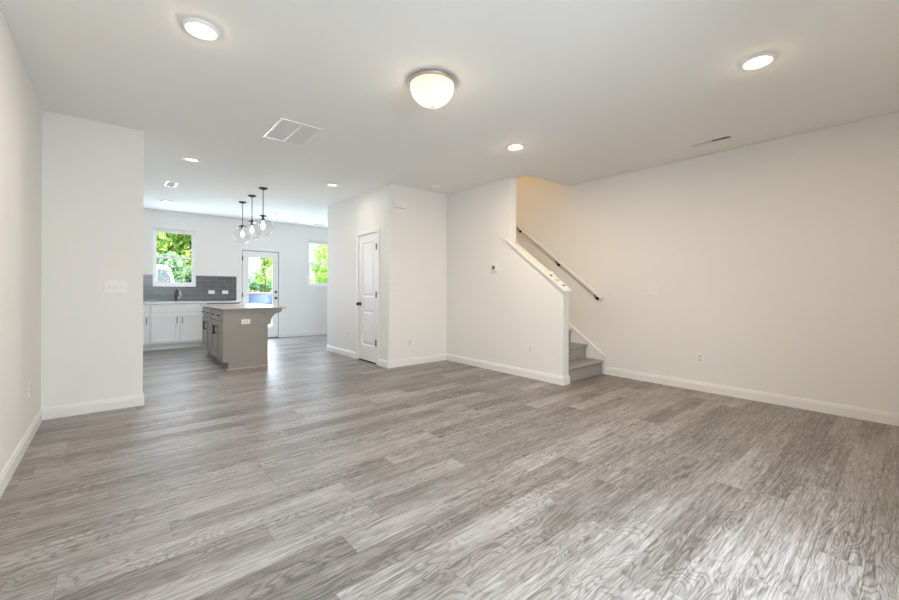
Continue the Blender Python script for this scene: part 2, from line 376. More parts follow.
# knee-wall cap, its apron moulding, and the stair skirt board
capw = MB()
t_ = 0.024
def slope_slab(mb, x0, x1, y0, y1, dz0, dz1, zf):
    return mb.prism([(y0, zf(y0) + dz0), (y1, zf(y1) + dz0), (y1, zf(y1) + dz1), (y0, zf(y0) + dz1)], 'x', x0, x1)
slope_slab(capw, XT - .032, XT + TW + .032, 2.752, YO, 0.0, t_, capz)
slope_slab(capw, XT - .032, XT, YO, 3.70, 0.0, t_, capz)
tr = st(capw.build('trim_1', M['trim'], bevel=0.006))
ap = MB(); slope_slab(ap, XT - .016, XT, 2.785, 3.66, -.03, 0.0, capz); slope_slab(ap, XT + TW, XT + TW + .014, 2.785, YO, -.03, 0.0, capz)
ap.box((XT - .014, YE - .014, capz(YE) - .035), (XT + TW + .014, YE, capz(YE) - .008))
st(ap.build('trim_2', M['trim'], bevel=0.003))
def skz(y): return 0.262 + 0.72 * (y - 2.83)
sk = MB()
sk.prism([(2.765, 0), (6.4, 0), (6.4, skz(6.4)), (2.83, skz(2.83)), (2.765, .235)], 'x', XR - .012, XR)
st(sk.build('trim_3', M['trim'], bevel=0.002))
sm_ = MB()
sm_.prism([(2.835, skz(2.835) - .022), (6.4, skz(6.4) - .022), (6.4, skz(6.4) + .04), (2.822, skz(2.822) + .04)], 'x', XR - .026, XR)
sm_.prism([(2.765, 0), (2.795, 0), (2.795, .235), (2.84, skz(2.84)), (2.822, skz(2.822) + .04), (2.765, .262)], 'x', XR - .026, XR)
st(sm_.build('trim_4', M['trim'], bevel=0.004))

# ------------------------------------------------------------------ windows and doors
def window(name, x0, x1, z0, z1, meet, y=YB):
    fr = .034; fy0, fy1 = y + .055, y + .125
    f = MB()
    slab_holes(f, x0, x1, z0, z1, fy0, fy1, [(x0 + fr, x1 - fr, z0 + fr, z1 - fr)], 'y')
    w = st(f.build(name, M['vinyl'], bevel=0.003))
    MB().box((x0, y - .012, z0 - .012), (x1, fy0, z0 + .004)).build('window_sill', M['vinyl'], w, bevel=0.003)
    sr_ = .036
    a0, a1 = x0 + fr - .004, x1 - fr + .004
    up = slab_holes(MB(), a0, a1, meet - .02, z1 - fr + .004, fy0 + .035, fy0 + .06, [(a0 + sr_, a1 - sr_, meet + .018, z1 - fr - sr_)], 'y').build('sash', M['vinyl'], w, bevel=0.002)
    lo = slab_holes(MB(), a0, a1, z0 + fr - .004, meet + .02, fy0 + .006, fy0 + .032, [(a0 + sr_, a1 - sr_, z0 + fr + sr_ + .008, meet - .018)], 'y').build('sash', M['vinyl'], w, bevel=0.002)
    MB().box((a0 + sr_ - .005, fy0 + .045, meet + .014), (a1 - sr_ + .005, fy0 + .049, z1 - fr - sr_ + .004)).build('pane', M['glass'], up)
    MB().box((a0 + sr_ - .005, fy0 + .017, z0 + fr + sr_), (a1 - sr_ + .005, fy0 + .021, meet - .014)).build('pane', M['glass'], lo)
    MB().box(((x0 + x1) / 2 - .03, fy0 - .004, meet + .02), ((x0 + x1) / 2 + .03, fy0 + .02, meet + .034)).build('latch', M['vinyl'], lo, bevel=0.003)
    return w
window('window_1', *W1, 1.80)
window('window_2', *W2, 1.80)

def casing(mb, a0, a1, z1, t0, t1, axis, w=.062):
    poly_boxes = [((a0 - w, 0), (a0, z1 + w)), ((a1, 0), (a1 + w, z1 + w)), ((a0, z1), (a1, z1 + w))]
    for (p, q) in poly_boxes:
        if axis == 'y': mb.box((p[0], t0, p[1]), (q[0], t1, q[1]))
        else: mb.box((t0, p[0], p[1]), (t1, q[0], q[1]))
    return mb
# back door: full-glass white door
d = st(casing(MB(), DR[0] + .008, DR[1] - .008, DR[3] - .008, YB - .014, YB, 'y', .058).build('door_2', M['trim'], bevel=0.003))
jm = MB().box((DR[0], YB, 0), (DR[0] + .014, YB + .15, DR[3])).box((DR[1] - .014, YB, 0), (DR[1], YB + .15, DR[3])).box((DR[0] + .014, YB, DR[3] - .014), (DR[1] - .014, YB + .15, DR[3]))
jm.build('door_frame', M['trim'], d)
GL = (2.315, 2.838, 0.26, 1.888)
ds = slab_holes(MB(), DR[0] + .025, DR[1] - .025, .026, DR[3] - .025, YB + .012, YB + .056, [GL], 'y').build('door_leaf', M['trim'], d, bevel=0.002)
gf = slab_holes(MB(), GL[0] - .028, GL[1] + .028, GL[2] - .028, GL[3] + .028, YB + .002, YB + .012, [(GL[0] + .004, GL[1] - .004, GL[2] + .004, GL[3] - .004)], 'y')
gf.build('glass_frame', M['trim'], ds, bevel=0.004)
MB().box((GL[0] - .003, YB + .03, GL[2] - .003), (GL[1] + .003, YB + .036, GL[3] + .003)).build('pane', M['glass'], ds)
MB().box((DR[0] + .014, YB - .004, 0), (DR[1] - .014, YB + .15, .02)).build('threshold', M['bronze'], d)
for z in (0.25, 1.02, 1.85):
    MB().box((DR[0] + .009, YB - .018, z - .05), (DR[0] + .030, YB + .0115, z + .05)).build('hinge', M['black'], d)
MB().lathe([(0, -.062), (.018, -.060), (.026, -.05), (.028, -.04), (.022, -.03), (.011, -.024), (.011, -.008), (.031, -.007), (.031, 0)], (2.913, YB + .012, .946), 'y', 20).build('knob', M['bronze'], ds, smooth=True)
MB().lathe([(0, -.022), (.026, -.02), (.029, -.008), (.029, 0)], (2.913, YB + .012, 1.088), 'y', 20).build('deadbolt', M['bronze'], ds, smooth=True)
# weather strip: thin dark line round the leaf
MB().box((DR[1] - .025, YB + .015, .022), (DR[1] - .014, YB + .05, DR[3] - .014)).box((DR[0] + .014, YB + .015, DR[3] - .025), (DR[1] - .025, YB + .05, DR[3] - .014)).box((DR[0] + .014, YB + .015, .022), (DR[0] + .025, YB + .05, DR[3] - .025)).build('weather_strip', M['slot'], d)

# pantry door: two-panel moulded door
d = st(casing(MB(), PD[0] + .005, PD[1] - .005, PD[3] - .005, XP - .014, XP, 'x', .060).build('door_1', M['trim'], bevel=0.004))
MB().box((XP, PD[0], 0), (XP + .117, PD[0] + .012, PD[3])).box((XP, PD[1] - .012, 0), (XP + .117, PD[1], PD[3])).box((XP, PD[0] + .012, PD[3] - .012), (XP + .117, PD[1] - .012, PD[3])).build('door_frame', M['trim'], d)
y0, y1, zb, zt = PD[0] + .015, PD[1] - .015, .022, PD[3] - .015
panels = [(5.485, 5.868, 1.045, 1.925), (5.485, 5.868, .262, .83)]
slab = slab_holes(MB(), y0, y1, zb, zt, XP + .006, XP + .042, panels, 'x')
slab.box((XP + .022, y0 + .01, zb + .01), (XP + .040, y1 - .01, zt - .01))
leaf = slab.build('door_leaf', M['trim'], d)
for (a, b_, c, e_) in panels:     # raised field with sloped moulding
    pm = MB(); x_out, x_in, x_f = XP + .006, XP + .019, XP + .010
    def loop(i, x): return [(x, a + i, c + i), (x, b_ - i, c + i), (x, b_ - i, e_ - i), (x, a + i, e_ - i)]
    L_ = loop(0, x_out) + loop(.014, x_in) + loop(.03, x_in) + loop(.052, x_f)
    fs = [(k * 4 + j, k * 4 + (j + 1) % 4, k * 4 + 4 + (j + 1) % 4, k * 4 + 4 + j) for k in range(3) for j in range(4)] + [(12, 13, 14, 15)]
    pm.add(L_, fs).build('door_panel', M['trim'], leaf)
MB().lathe([(0, -.068), (.018, -.066), (.027, -.055), (.028, -.044), (.02, -.034), (.011, -.028), (.011, -.01), (.032, -.009), (.032, 0)], (XP + .006, 5.925, .927), 'x', 24).build('knob', M['black'], leaf, smooth=True)
for z in (.34, 1.085, 1.83):
    MB().box((XP - .019, PD[0] + .006, z - .047), (XP + .0055, PD[0] + .032, z + .047)).build('hinge', M['bronze'], d, bevel=0.002)
MB().box((XP + .010, PD[0] + .012, 0.0005), (XP + .117, PD[1] - .012, .004)).build('threshold', M['gap'], d)  # near-black sheet in the gap under the pantry door leaf

# ------------------------------------------------------------------ kitchen run
CT0, CT1 = 0.868, 0.902
YFACE, YCTR, YTOE = 9.20, 9.17, 9.275
st(MB().box((-0.13, YB - .009, CT1 + .0005), (2.065, YB - .0005, 1.435)).build('backsplash', M['tile']))
# cut the splash around the window: rebuild with a hole
bpy.data.objects.remove(bpy.data.objects['backsplash'])
st(slab_holes(MB(), -0.13, 2.065, CT1, 1.435, YB - .009, YB, [(W1[0] - .001, W1[1] + .001, W1[2] - .013, 1.435)], 'y').build('backsplash', M['tile']))

def shaker(mb, a0, a1, z0, z1, t, s, axis, w=.055, thick=.02, rec=.013):
    """frame-and-panel front; face at t, thickness away from the viewer in direction s"""
    slab_holes(mb, a0, a1, z0, z1, t, t + s * thick, [(a0 + w, a1 - w, z0 + w, z1 - w)], axis)
    p, q = (a0 + w - .004, t + s * rec, z0 + w - .004), (a1 - w + .004, t + s * (thick - .002), z1 - w + .004)
    if axis == 'y': mb.box(p, q)
    else: mb.box((p[1], p[0], p[2]), (q[1], q[0], q[2]))
    return mb
def pull(p0, p1, out, r=.0055, stand=.03):
    """bar pull between two points on a face, standing off along `out`"""
    p0, p1, out = Vector(p0), Vector(p1), Vector(out); ax = (p1 - p0).normalized()
    mb = MB(); mb.tube([p0 + out * stand - ax * .012, p1 + out * stand + ax * .012], r, 10)
    for p in (p0, p1): mb.tube([p, p + out * stand], r * .85, 8)
    return mb
def base_cabinet(name, x0, x1, doors, drawers, label, handles_right=True):
    c = empty(name, ((x0 + x1) / 2, YB - .3, 0)); L0 = c.location.copy(); inv = Matrix.Translation(-L0)
    def B(mb, nm, mt, par=c, **k):
        o = mb.build(nm, mt, None, **k); o.parent = par
        if par is c: o.matrix_parent_inverse = inv
        return o
    body = MB().box((x0, YFACE + .002, .105), (x1, YB - .002, CT0)).box((x0, YTOE, 0), (x1, YB - .002, .105))
    B(body, 'body', M['cab_white'])
    for i, (a, b_, hx) in enumerate(doors):
        dd = B(shaker(MB(), a, b_, .135, .675, YFACE - .018, 1, 'y'), 'door', M['cab_white'], bevel=.0015)
        h = pull((hx, YFACE - .018, .505), (hx, YFACE - .018, .61), (0, -1, 0)).build('handle', M['bronze']); h.parent = dd
    for (a, b_, hl) in drawers:
        dd = B(MB().box((a, YFACE - .018, .708), (b_, YFACE + .001, .838)), 'drawer' if hl else 'false_front', M['cab_white'], bevel=.0025)
        if hl:
            cx = (a + b_) / 2
            h = pull((cx - .06, YFACE - .018, .773), (cx + .06, YFACE - .018, .773), (0, -1, 0)).build('handle', M['bronze']); h.parent = dd
    tag(c, label, 'cabinet', 'white base cabinets along the back wall')
    return c
base_cabinet('sink_cabinet', 0.494, 1.404, [(0.515, 0.943, .905), (0.958, 1.386, .996)], [(0.515, 1.386, False)], 'white double-door sink cabinet under the kitchen window')
base_cabinet('base_cabinet', -0.120, 0.490, [(-0.10, 0.188, .15), (0.200, 0.470, .44)], [(-0.10, 0.470, True)], 'white drawer cabinet left of the sink cabinet, partly behind the wall end')
# dishwasher
c = empty('dishwasher', (1.706, 9.5, 0)); inv = Matrix.Translation(-c.location)
for nm, mb, mt in (('body', MB().box((1.408, YFACE + .012, .09), (2.004, YB - .003, CT0 - .002)).box((1.42, YTOE, 0), (1.99, YB - .003, .09)), M['dishwasher']),
                   ('door', MB().box((1.410, YFACE - .022, .11), (2.002, YFACE + .012, .833)), M['steel']),
                   ('control_strip', MB().box((1.410, YFACE - .026, .834), (2.002, YFACE + .012, .8675)), M['dishwasher'])):
    o = mb.build(nm, mt, c, bevel=.003); o.matrix_parent_inverse = inv
    if nm == 'door':
        h = pull((1.47, YFACE - .022, .79), (1.94, YFACE - .022, .79), (0, -1, 0), .009, .04).build('handle', M['steel']); h.parent = o
    if nm == 'control_strip': o['label'] = 'black glossy control strip'
tag(c, 'dishwasher with black top strip at the right end of the white cabinets', 'dishwasher')
tag(MB().box((2.006, YFACE, 0), (2.03, YB - .003, CT0)).build('end_panel', M['cab_white'], bevel=.002), 'white end panel closing the cabinet run beside the dishwasher', 'panel')
tag(MB().box((-0.13, YCTR, CT0), (2.058, YB - .0005, CT1)).build('worktop', M['quartz'], bevel=.004), 'long pale worktop along the back wall below grey tiles', 'countertop')
# faucet
f = empty('faucet', (0.945, 9.66, CT1)); inv = Matrix.Translation(-f.location)
def fp(mb, nm, mt, **k):
    o = mb.build(nm, mt, f, **k); o.matrix_parent_inverse = inv; return o
fp(MB().lathe([(.028, CT1), (.028, CT1 + .008), (.021, CT1 + .014), (.019, CT1 + .11), (.0, CT1 + .115)], (0.945, 9.66, 0), 'z', 20), 'body', M['bronze'], smooth=True)
arc = [(0.945, 9.66, CT1 + .10)] + [(0.945 + .03 * (1 - math.cos(a)) * .8, 9.66 - .075 + .075 * math.cos(a), CT1 + .15 + .085 * math.sin(a)) for a in [PI * k / 10 for k in range(0, 9)]]
fp(MB().tube(arc, .014, 12), 'spout', M['bronze'], smooth=True)
e_ = arc[-1]
fp(MB().lathe([(.0, .01), (.015, .008), (.018, -.06), (.014, -.075), (0, -.076)], e_, 'z', 16), 'spray_head', M['chrome'], smooth=True)
fp(MB().tube([(0.965, 9.66, CT1 + .07), (1.0, 9.655, CT1 + .085), (1.035, 9.645, CT1 + .13)], [.009, .008, .006], 10), 'lever', M['chrome'], smooth=True)
tag(f, 'dark single-lever kitchen faucet standing on the worktop under the window', 'faucet')

# ------------------------------------------------------------------ wall plates
def local_frame(n):
    """frame for a plate facing unit normal n: +x right, +y normal(out), z up"""
    return {'-y': 0.0, '-x': -PI / 2, '+x': PI / 2, '+y': PI}[n]
def plate_root(name, loc, n):
    return empty(name, loc, local_frame(n))
def plate_mesh(w, h): return MB().box((-w / 2, -.006, -h / 2), (w / 2, -.0002, h / 2))
def switch_plate(loc, n, gangs, label, group='light switch plates on the walls', w=None, h=.118):
    r = plate_root('switch_plate', loc, n); w = w or (.07 + .046 * (gangs - 1))
    plate_mesh(w, h).build('plate', M['white'], r, bevel=.003)
    for g in range(gangs):
        x = (g - (gangs - 1) / 2) * .046
        s_ = MB().box((x - .006, -.0075, -.014), (x + .006, -.0055, .014)).build('toggle_slot', M['toggle'], r)
        MB().prism([(-.0065, -.006), (-.019, -.011), (-.019, -.003), (-.0065, .006)], 'x', x - .0042, x + .0042).build('toggle', M['toggle'], s_)
        for z in (-.03, .03): MB().lathe([(0, -.0072), (.003, -.007), (.003, -.0058)], (x, 0, z), 'y', 10).build('screw', M['toggle'], r)
    return tag(r, label, 'light switch', group)
def outlet(loc, n, label, horizontal=False, group='power outlets on the walls'):
    r = plate_root('power_outlet', loc, n)
    if horizontal:
        body = empty('tmp'); bpy.data.objects.remove(body)
        r.rotation_mode = 'XYZ'; r.rotation_euler = (0, PI / 2, local_frame(n))
    plate_mesh(.072, .117).build('plate', M['white'], r, bevel=.003)
    for z in (-.021, .021):
        fc = MB().prism([(-.017, z - .010), (-.010, z - .0145), (.010, z - .0145), (.017, z - .010), (.017, z + .010), (.010, z + .0145), (-.010, z + .0145), (-.017, z + .010)], 'y', -.0085, -.0058).build('receptacle', M['toggle'], r)
        sl = MB().box((-.0085, -.0088, z - .003), (-.006, -.0084, z + .007)).box((.006, -.0088, z - .003), (.0085, -.0084, z + .006)).lathe([(0, -.0088), (.0026, -.0088), (.0026, -.0084)], (0, 0, z - .009), 'y', 10)
        sl.build('slots', M['slot'], fc)
    MB().lathe([(0, -.0072), (.003, -.007), (.003, -.0058)], (0, 0, 0), 'y', 10).build('screw', M['toggle'], r)
    return tag(r, label, 'outlet', group)
switch_plate((0.0, YS, 1.182), '-y', 3, 'three-gang switch plate on the wall end left of the kitchen opening')
switch_plate((3.237, YC, 1.143), '-y', 1, 'single switch plate on the short wall right of the pantry door')
switch_plate((XR, 2.165, 1.175), '-x', 3, 'three-gang switch plate on the bare right wall near the stairs')
outlet((XR, 1.615, .383), '-x', 'outlet low on the bare right wall')
outlet((XT, 3.284, .386), '-x', 'outlet low on the stair wall below the sloping cap')
outlet((3.469, YC, .357), '-y', 'outlet low on the short wall right of the pantry door')
outlet((XP, 6.303, .393), '-x', 'outlet low on the wall left of the pantry door')
outlet((XL, 4.36, .40), '+x', 'outlet low on the left wall near the corner')
outlet((1.583, YB - .009, 1.09), '-y', 'left one of two sideways outlets on the grey tiles', True, 'outlets on the backsplash')
outlet((1.841, YB - .009, 1.087), '-y', 'right one of two sideways outlets on the grey tiles', True, 'outlets on the backsplash')

# thermostat, door chime, smoke detector
t = plate_root('thermostat', (XT, 3.925, 1.487), '-x')
MB().box((-.058, -.006, -.056), (.058, -.0002, .056)).build('wall_plate', M['white'], t, bevel=.003)
hs = MB().box((-.052, -.026, -.05), (.052, -.006, .05)).build('housing', M['white'], t, bevel=.005)
MB().box((-.036, -.0275, -.026), (.008, -.0258, .026)).build('screen', M['screen'], t)
for z in (-.018, .004): MB().box((.022, -.028, z), (.036, -.0255, z + .012)).build('button', M['toggle'], t, bevel=.001)
tag(t, 'white thermostat with dark screen on the stair wall', 'thermostat')
c = plate_root('door_chime', (3.259, YC, 2.447), '-y')
MB().box((-.098, -.045, -.058), (.098, -.0004, .058)).build('cover', M['white'], c, bevel=.008)
MB().box((-.09, -.0468, -.05), (.09, -.0445, .05)).build('face_plate', M['white'], c, bevel=.001)
tag(c, 'white box-shaped door chime high on the short wall above the switch', 'door chime')
s_ = empty('smoke_detector', (3.709, 4.70, H))
MB().lathe([(.066, 0), (.066, -.010), (.060, -.014)], (0, 0, 0), 'z', 28).build('base', M['white'], s_, smooth=True)
MB().lathe([(.058, -.013), (.054, -.03), (.04, -.036), (0, -.037)], (0, 0, 0), 'z', 28).build('cover', M['white'], s_, smooth=True)
tag(s_, 'round white smoke detector on the ceiling near the short wall', 'smoke detector')

# ------------------------------------------------------------------ island
IX0, IX1, IY0, IY1 = 1.165, 1.762, 6.34, 8.09
def island_cabinet(y0, y1, label):
    c = empty('island_cabinet', (IX0 + .3, (y0 + y1) / 2, 0)); inv = Matrix.Translation(-c.location)
    def B(mb, nm, mt, par=None, **k):
        o = mb.build(nm, mt, par or c, **k)
        if par is None: o.matrix_parent_inverse = inv
        return o
    B(MB().box((IX0 + .021, y0, .115), (IX1 - .022, y1, CT0)).box((IX0 + .085, y0, 0), (IX1 - .022, y1, .115)), 'body', M['cab_grey'])
    ym = (y0 + y1) / 2
    for (a, b_, hy) in ((y0 + .022, ym - .004, ym - .04), (ym + .004, y1 - .022, ym + .04)):
        dd = B(shaker(MB(), a, b_, .135, .682, IX0, 1, 'x'), 'door', M['cab_grey'], bevel=.002)
        B(pull((IX0, hy, .50), (IX0, hy, .605), (-1, 0, 0), .006, .034), 'handle', M['black'], dd)
    dd = B(MB().box((IX0, y0 + .022, .712), (IX0 + .02, y1 - .022, .845)), 'drawer', M['cab_grey'], bevel=.003)
    for hy in (y0 + (y1 - y0) * .27, y0 + (y1 - y0) * .73):
        B(pull((IX0, hy - .05, .772), (IX0, hy + .05, .772), (-1, 0, 0), .006, .034), 'handle', M['black'], dd)
    return tag(c, label, 'cabinet', 'grey island cabinets')
island_cabinet(IY0 + .022, 7.262, 'grey island cabinet nearer the living room, with drawer and two doors')
island_cabinet(7.266, IY1, 'grey island cabinet farther from the living room, beside the sink aisle')
pn = MB().prism([(IX0 + .002, .115), (IX0 + .07, .115), (IX0 + .07, 0), (IX1, 0), (IX1, CT0), (IX0 + .002, CT0)], 'y', IY0, IY0 + .0215)
pn.box((IX1 - .0215, IY0 + .0215, 0), (IX1, IY1, CT0))
p = pn.build('kitchen_island_surround', M['cab_grey'], bevel=.002)
sh = MB().box((IX0 + .07, IY0 - .012, 0), (IX1 + .012, IY0 - .0003, .018)).box((IX1 + .0003, IY0 - .0003, 0), (IX1 + .012, IY1, .018)).box((IX0 + .058, IY0 - .012, 0), (IX0 + .0698, IY1, .018))
o = sh.build('shoe_moulding', M['cab_trim'], p, bevel=.003); o['label'] = 'pale shoe moulding along the floor'
MB().box((IX1 - .030, IY0 - .006, .018), (IX1 + .004, IY0 - .0003, CT0)).build('corner_batten', M['cab_grey'], p, bevel=.002)
tag(p, 'plain grey panel wrapping the end and seating side of the island', 'panel')
tag(MB().box((IX0 - .034, IY0 - .03, CT0), (2.035, IY1 + .02, CT0 + .022)).build('island_countertop', M['island_stone'], bevel=.004), 'pale stone countertop overhanging the grey island', 'countertop')
def corbel(y):
    # (x outwards, z): flat top and back, S-curved front with a rounded toe
    P = [(IX1 + .0005, .625), (IX1 + .03, .625), (IX1 + .05, .64), (IX1 + .052, .665)]
    for k in range(9):
        a = k / 8 * PI / 2; P.append((IX1 + .058 + .115 * (1 - math.cos(a)), .685 + .115 * math.sin(a)))
    P += [(IX1 + .205, .82), (IX1 + .215, .848), (IX1 + .215, CT0 - .0005), (IX1 + .0005, CT0 - .0005)]
    return MB().prism(P, 'y', y, y + .045)
for y, lb in ((IY0 + .002, 'grey curved bracket under the near end of the island overhang'), (IY1 - .05, 'grey curved bracket under the far end of the island overhang')):
    tag(corbel(y).build('corbel', M['cab_grey'], bevel=.003), lb, 'bracket', 'brackets under the island top')
outlet((1.462, IY0, .684), '-y', 'sideways white outlet on the end panel of the grey island', True)

# ------------------------------------------------------------------ pendants
def pendant(loc, label):
    r = empty('pendant_light', loc)
    MB().lathe([(0, -.03), (.02, -.028), (.055, -.016), (.065, -.008), (.065, 0)], (0, 0, 0), 'z', 28).build('canopy', M['black'], r, smooth=True)
    MB().tube([(0, 0, -.02), (0, 0, -.43)], .006, 10).build('rod', M['bronze'], r)
    MB().lathe([(0, -.415), (.022, -.417), (.05, -.432), (.068, -.447), (.068, -.455), (0, -.456)], (0, 0, 0), 'z', 28).build('cap', M['bronze'], r, smooth=True)
    MB().lathe([(.022, -.45), (.022, -.51), (.018, -.515), (0, -.516)], (0, 0, 0), 'z', 18).build('socket', M['bronze'], r, smooth=True)
    prof = []; R_, cz = .148, -.602
    a0, a1 = math.asin(.064 / R_), PI - math.asin(.055 / R_)
    for k in range(25):
        a = a0 + (a1 - a0) * k / 24; prof.append((R_ * math.sin(a), cz + R_ * math.cos(a)))
    g = MB().lathe_open(prof, (0, 0, 0), 40).build('glass_globe', M['globe'], r, smooth=True)
    b_ = MB().lathe([(0, -.512), (.013, -.516), (.014, -.535), (.026, -.565), (.03, -.588), (.026, -.608), (.012, -.622), (0, -.625)], (0, 0, 0), 'z', 20).build('bulb', M['bulb'], r, smooth=True)
    l = lamp('pendant_bulb_light', 'POINT', (0, 0, -.66), 0.5, WARM, shadow_soft_size=.03); l.parent = r
    return tag(r, label, 'pendant light', 'glass globe pendants over the island')
pendant((1.757, 6.585, H), 'clear globe pendant nearest the living room, over the near end of the island')
pendant((1.757, 7.24, H), 'clear globe pendant in the middle of the row over the island')
pendant((1.757, 7.89, H), 'clear globe pendant nearest the kitchen window wall, over the island')

# ------------------------------------------------------------------ ceiling lights
def recessed(loc, label, e=14.0, col=WARM):
    r = empty('recessed_light', loc)
    MB().lathe_open([(.098, 0), (.096, -.008), (.090, -.016), (.082, -.018), (.074, -.015), (.060, -.004), (.060, -.001)], (0, 0, 0), 36).build('trim_ring', M['white'], r, smooth=True)
    prof = [(.0605, -.003), (.06, -.005), (.04, -.0065), (0, -.007)]
    MB().lathe(prof, (0, 0, 0), 'z', 36).build('lens', M['lens'], r, smooth=True)
    l = lamp('recessed_light_beam', 'AREA', (0, 0, -.024), e, col, shape='DISK', size=.12); l.parent = r
    if col == WARM:
        l = lamp('recessed_light_glow', 'POINT', (0, 0, -.045), 0.6, col, shadow_soft_size=.02); l.parent = r  # extra point lamp added for the warm halo on the ceiling
    return tag(r, label, 'ceiling light', 'round recessed ceiling lights')
recessed((0.39, 2.786, H), 'recessed ceiling light nearest the left wall in the living room', 6.0)
recessed((3.328, 0.693, H), 'recessed ceiling light nearest the bare right wall', 9.0)
recessed((3.325, 2.82, H), 'recessed ceiling light in front of the stair wall', 18.0)
recessed((0.707, 5.69, H), 'recessed ceiling light over the near kitchen aisle, beyond the wall end', 16.0, (1.0, .90, .78))
recessed((2.483, 5.665, H), 'recessed ceiling light beside the pantry wall', 3.5, (1.0, .90, .78))
recessed((0.705, 8.70, H), 'recessed ceiling light nearest the kitchen sink window', 1.6, (1.0, .90, .78))
recessed((2.50, 8.71, H), 'recessed ceiling light in front of the back door', 1.6, (1.0, .90, .78))

def dome_mat():
    mt, nt, b = new_mat('frosted_dome'); L = nt.links
    nt.nodes.remove(b)
    tl = nt.nodes.new('ShaderNodeBsdfTranslucent'); tl.inputs[0].default_value = (0.92, 0.86, 0.76, 1)
    df = nt.nodes.new('ShaderNodeBsdfDiffuse'); df.inputs[0].default_value = (0.85, 0.80, 0.72, 1)
    em = nt.nodes.new('ShaderNodeEmission'); em.inputs[0].default_value = (1.0, 0.80, 0.54, 1); em.inputs[1].default_value = 0.14
    m1 = nt.nodes.new('ShaderNodeMixShader'); m1.inputs[0].default_value = 0.65; ad = nt.nodes.new('ShaderNodeAddShader')
    L.new(df.outputs[0], m1.inputs[1]); L.new(tl.outputs[0], m1.inputs[2]); L.new(m1.outputs[0], ad.inputs[0]); L.new(em.outputs[0], ad.inputs[1])
    L.new(ad.outputs[0], nt.nodes['Material Output'].inputs[0]); return mt
M['dome'] = dome_mat()
r = empty('flush_mount_light', (1.817, 2.355, H))
MB().lathe_open([(.155, 0), (.170, -.002), (.178, -.007), (.178, -.013), (.173, -.018), (.178, -.023), (.177, -.031), (.168, -.034), (.160, -.030), (.158, -.004)], (0, 0, 0), 48).build('rim', M['nickel'], r, smooth=True)
MB().lathe_open([(.166, -.029)] + [(.166 * math.cos(a), -.029 - .158 * math.sin(a)) for a in [PI / 2 * k / 14 for k in range(1, 14)]] + [(.008, -.187)], (0, 0, 0), 48).build('glass_dome', M['dome'], r, smooth=True)
MB().lathe([(0, -.184), (.016, -.187), (.017, -.195), (.008, -.203), (.010, -.21), (.006, -.216), (0, -.217)], (0, 0, 0), 'z', 18).build('finial', M['nickel'], r, smooth=True)
for sx in (-1, 1):
    q = Vector((rt.x, rt.y, 0)) * (.072 * sx)
    MB().tube([(q.x * .45, q.y * .45, -.07), (q.x, q.y, -.075), (q.x * 1.0, q.y * 1.0, -.08)], .02, 12).build('bulb', M['bulb_soft'], r)
    l = lamp('dome_bulb_light', 'POINT', (q.x, q.y, -.095), 0.40, (1.0, .84, .62), shadow_soft_size=.03); l.parent = r
l = lamp('dome_glow', 'POINT', (0, 0, -.31), 1.2, (1.0, .80, .56), shadow_soft_size=.04); l.parent = r  # extra point lamp added below the dome to brighten the ceiling round it
tag(r, 'frosted glass dome ceiling light with a nickel rim in the middle of the living room', 'ceiling light')

# ------------------------------------------------------------------ vents
def grille(loc, lx, ly, label, name, n, cols=1, along='x', fw_=.022, tilt=.5, cat='vent', group=None, split=False, thick=.008, gapm='slot', cover=.62):
    r = empty(name, loc)
    hs = []; pitch = (lx - fw_ * (cols + 1)) / cols
    for k in range(cols):
        a = -lx / 2 + fw_ + k * (pitch + fw_); hs.append((a, a + pitch, -ly / 2 + fw_, ly / 2 - fw_))
    slab_holes(MB(), -lx / 2, lx / 2, -ly / 2, ly / 2, -thick, -.0003, hs, 'z').build('frame', M['white'], r, bevel=.0015)
    MB().box((-lx / 2 + .008, -ly / 2 + .008, -.0014), (lx / 2 - .008, ly / 2 - .008, -.0004)).build('duct_opening', M[gapm], r)
    for hi, h in enumerate(hs):
        mb = MB()
        if along == 'x':
            st_ = (h[3] - h[2]) / n; w = st_ * cover
            for k in range(n):
                c = h[2] + st_ * (k + .5); dz = .0035
                mb.add([(h[0], c - w / 2, -.0025), (h[1], c - w / 2, -.0025), (h[1], c + w / 2, -.0068), (h[0], c + w / 2, -.0068)], [(0, 1, 2, 3)])
        else:
            st_ = (h[1] - h[0]) / n; w = st_ * cover
            sg = -1 if (split and hi) else 1
            for k in range(n):
                c = h[0] + st_ * (k + .5)
                mb.add([(c - sg * w / 2, h[2], -.0068), (c - sg * w / 2, h[3], -.0068), (c + sg * w / 2, h[3], -.0025), (c + sg * w / 2, h[2], -.0025)], [(0, 1, 2, 3)])
        mb.build('louvers', M['white'], r)
    return tag(r, label, cat, group)
M['duct_grey'] = mat('grey_duct_plate', (0.62, 0.63, 0.66), 0.9)  # lighter grey for the plate behind the louvers
grille((1.352, 4.045, H), .405, .58, 'large two-panel return air grille on the living room ceiling', 'return_air_grille', 34, cols=2, along='x', gapm='duct_grey', cover=.92)
g = grille((0, 0, H), .37, .115, 'slim ceiling register beside the bare right wall', 'ceiling_register', 16, cols=2, along='y', fw_=.014, thick=.014, split=True, group='ceiling air registers'); g.location = (4.74, 1.38, H); g.rotation_euler = (0, 0, PI / 2)
grille((0.633, 7.24, H), .15, .36, 'square-looking ceiling register over the kitchen aisle', 'ceiling_register', 18, cols=1, along='x', fw_=.03, group='ceiling air registers', gapm='duct_grey')
grille((3.79, 9.43, H), .33, .13, 'ceiling register in front of the dining window', 'ceiling_register', 12, cols=1, along='y', fw_=.02, group='ceiling air registers')

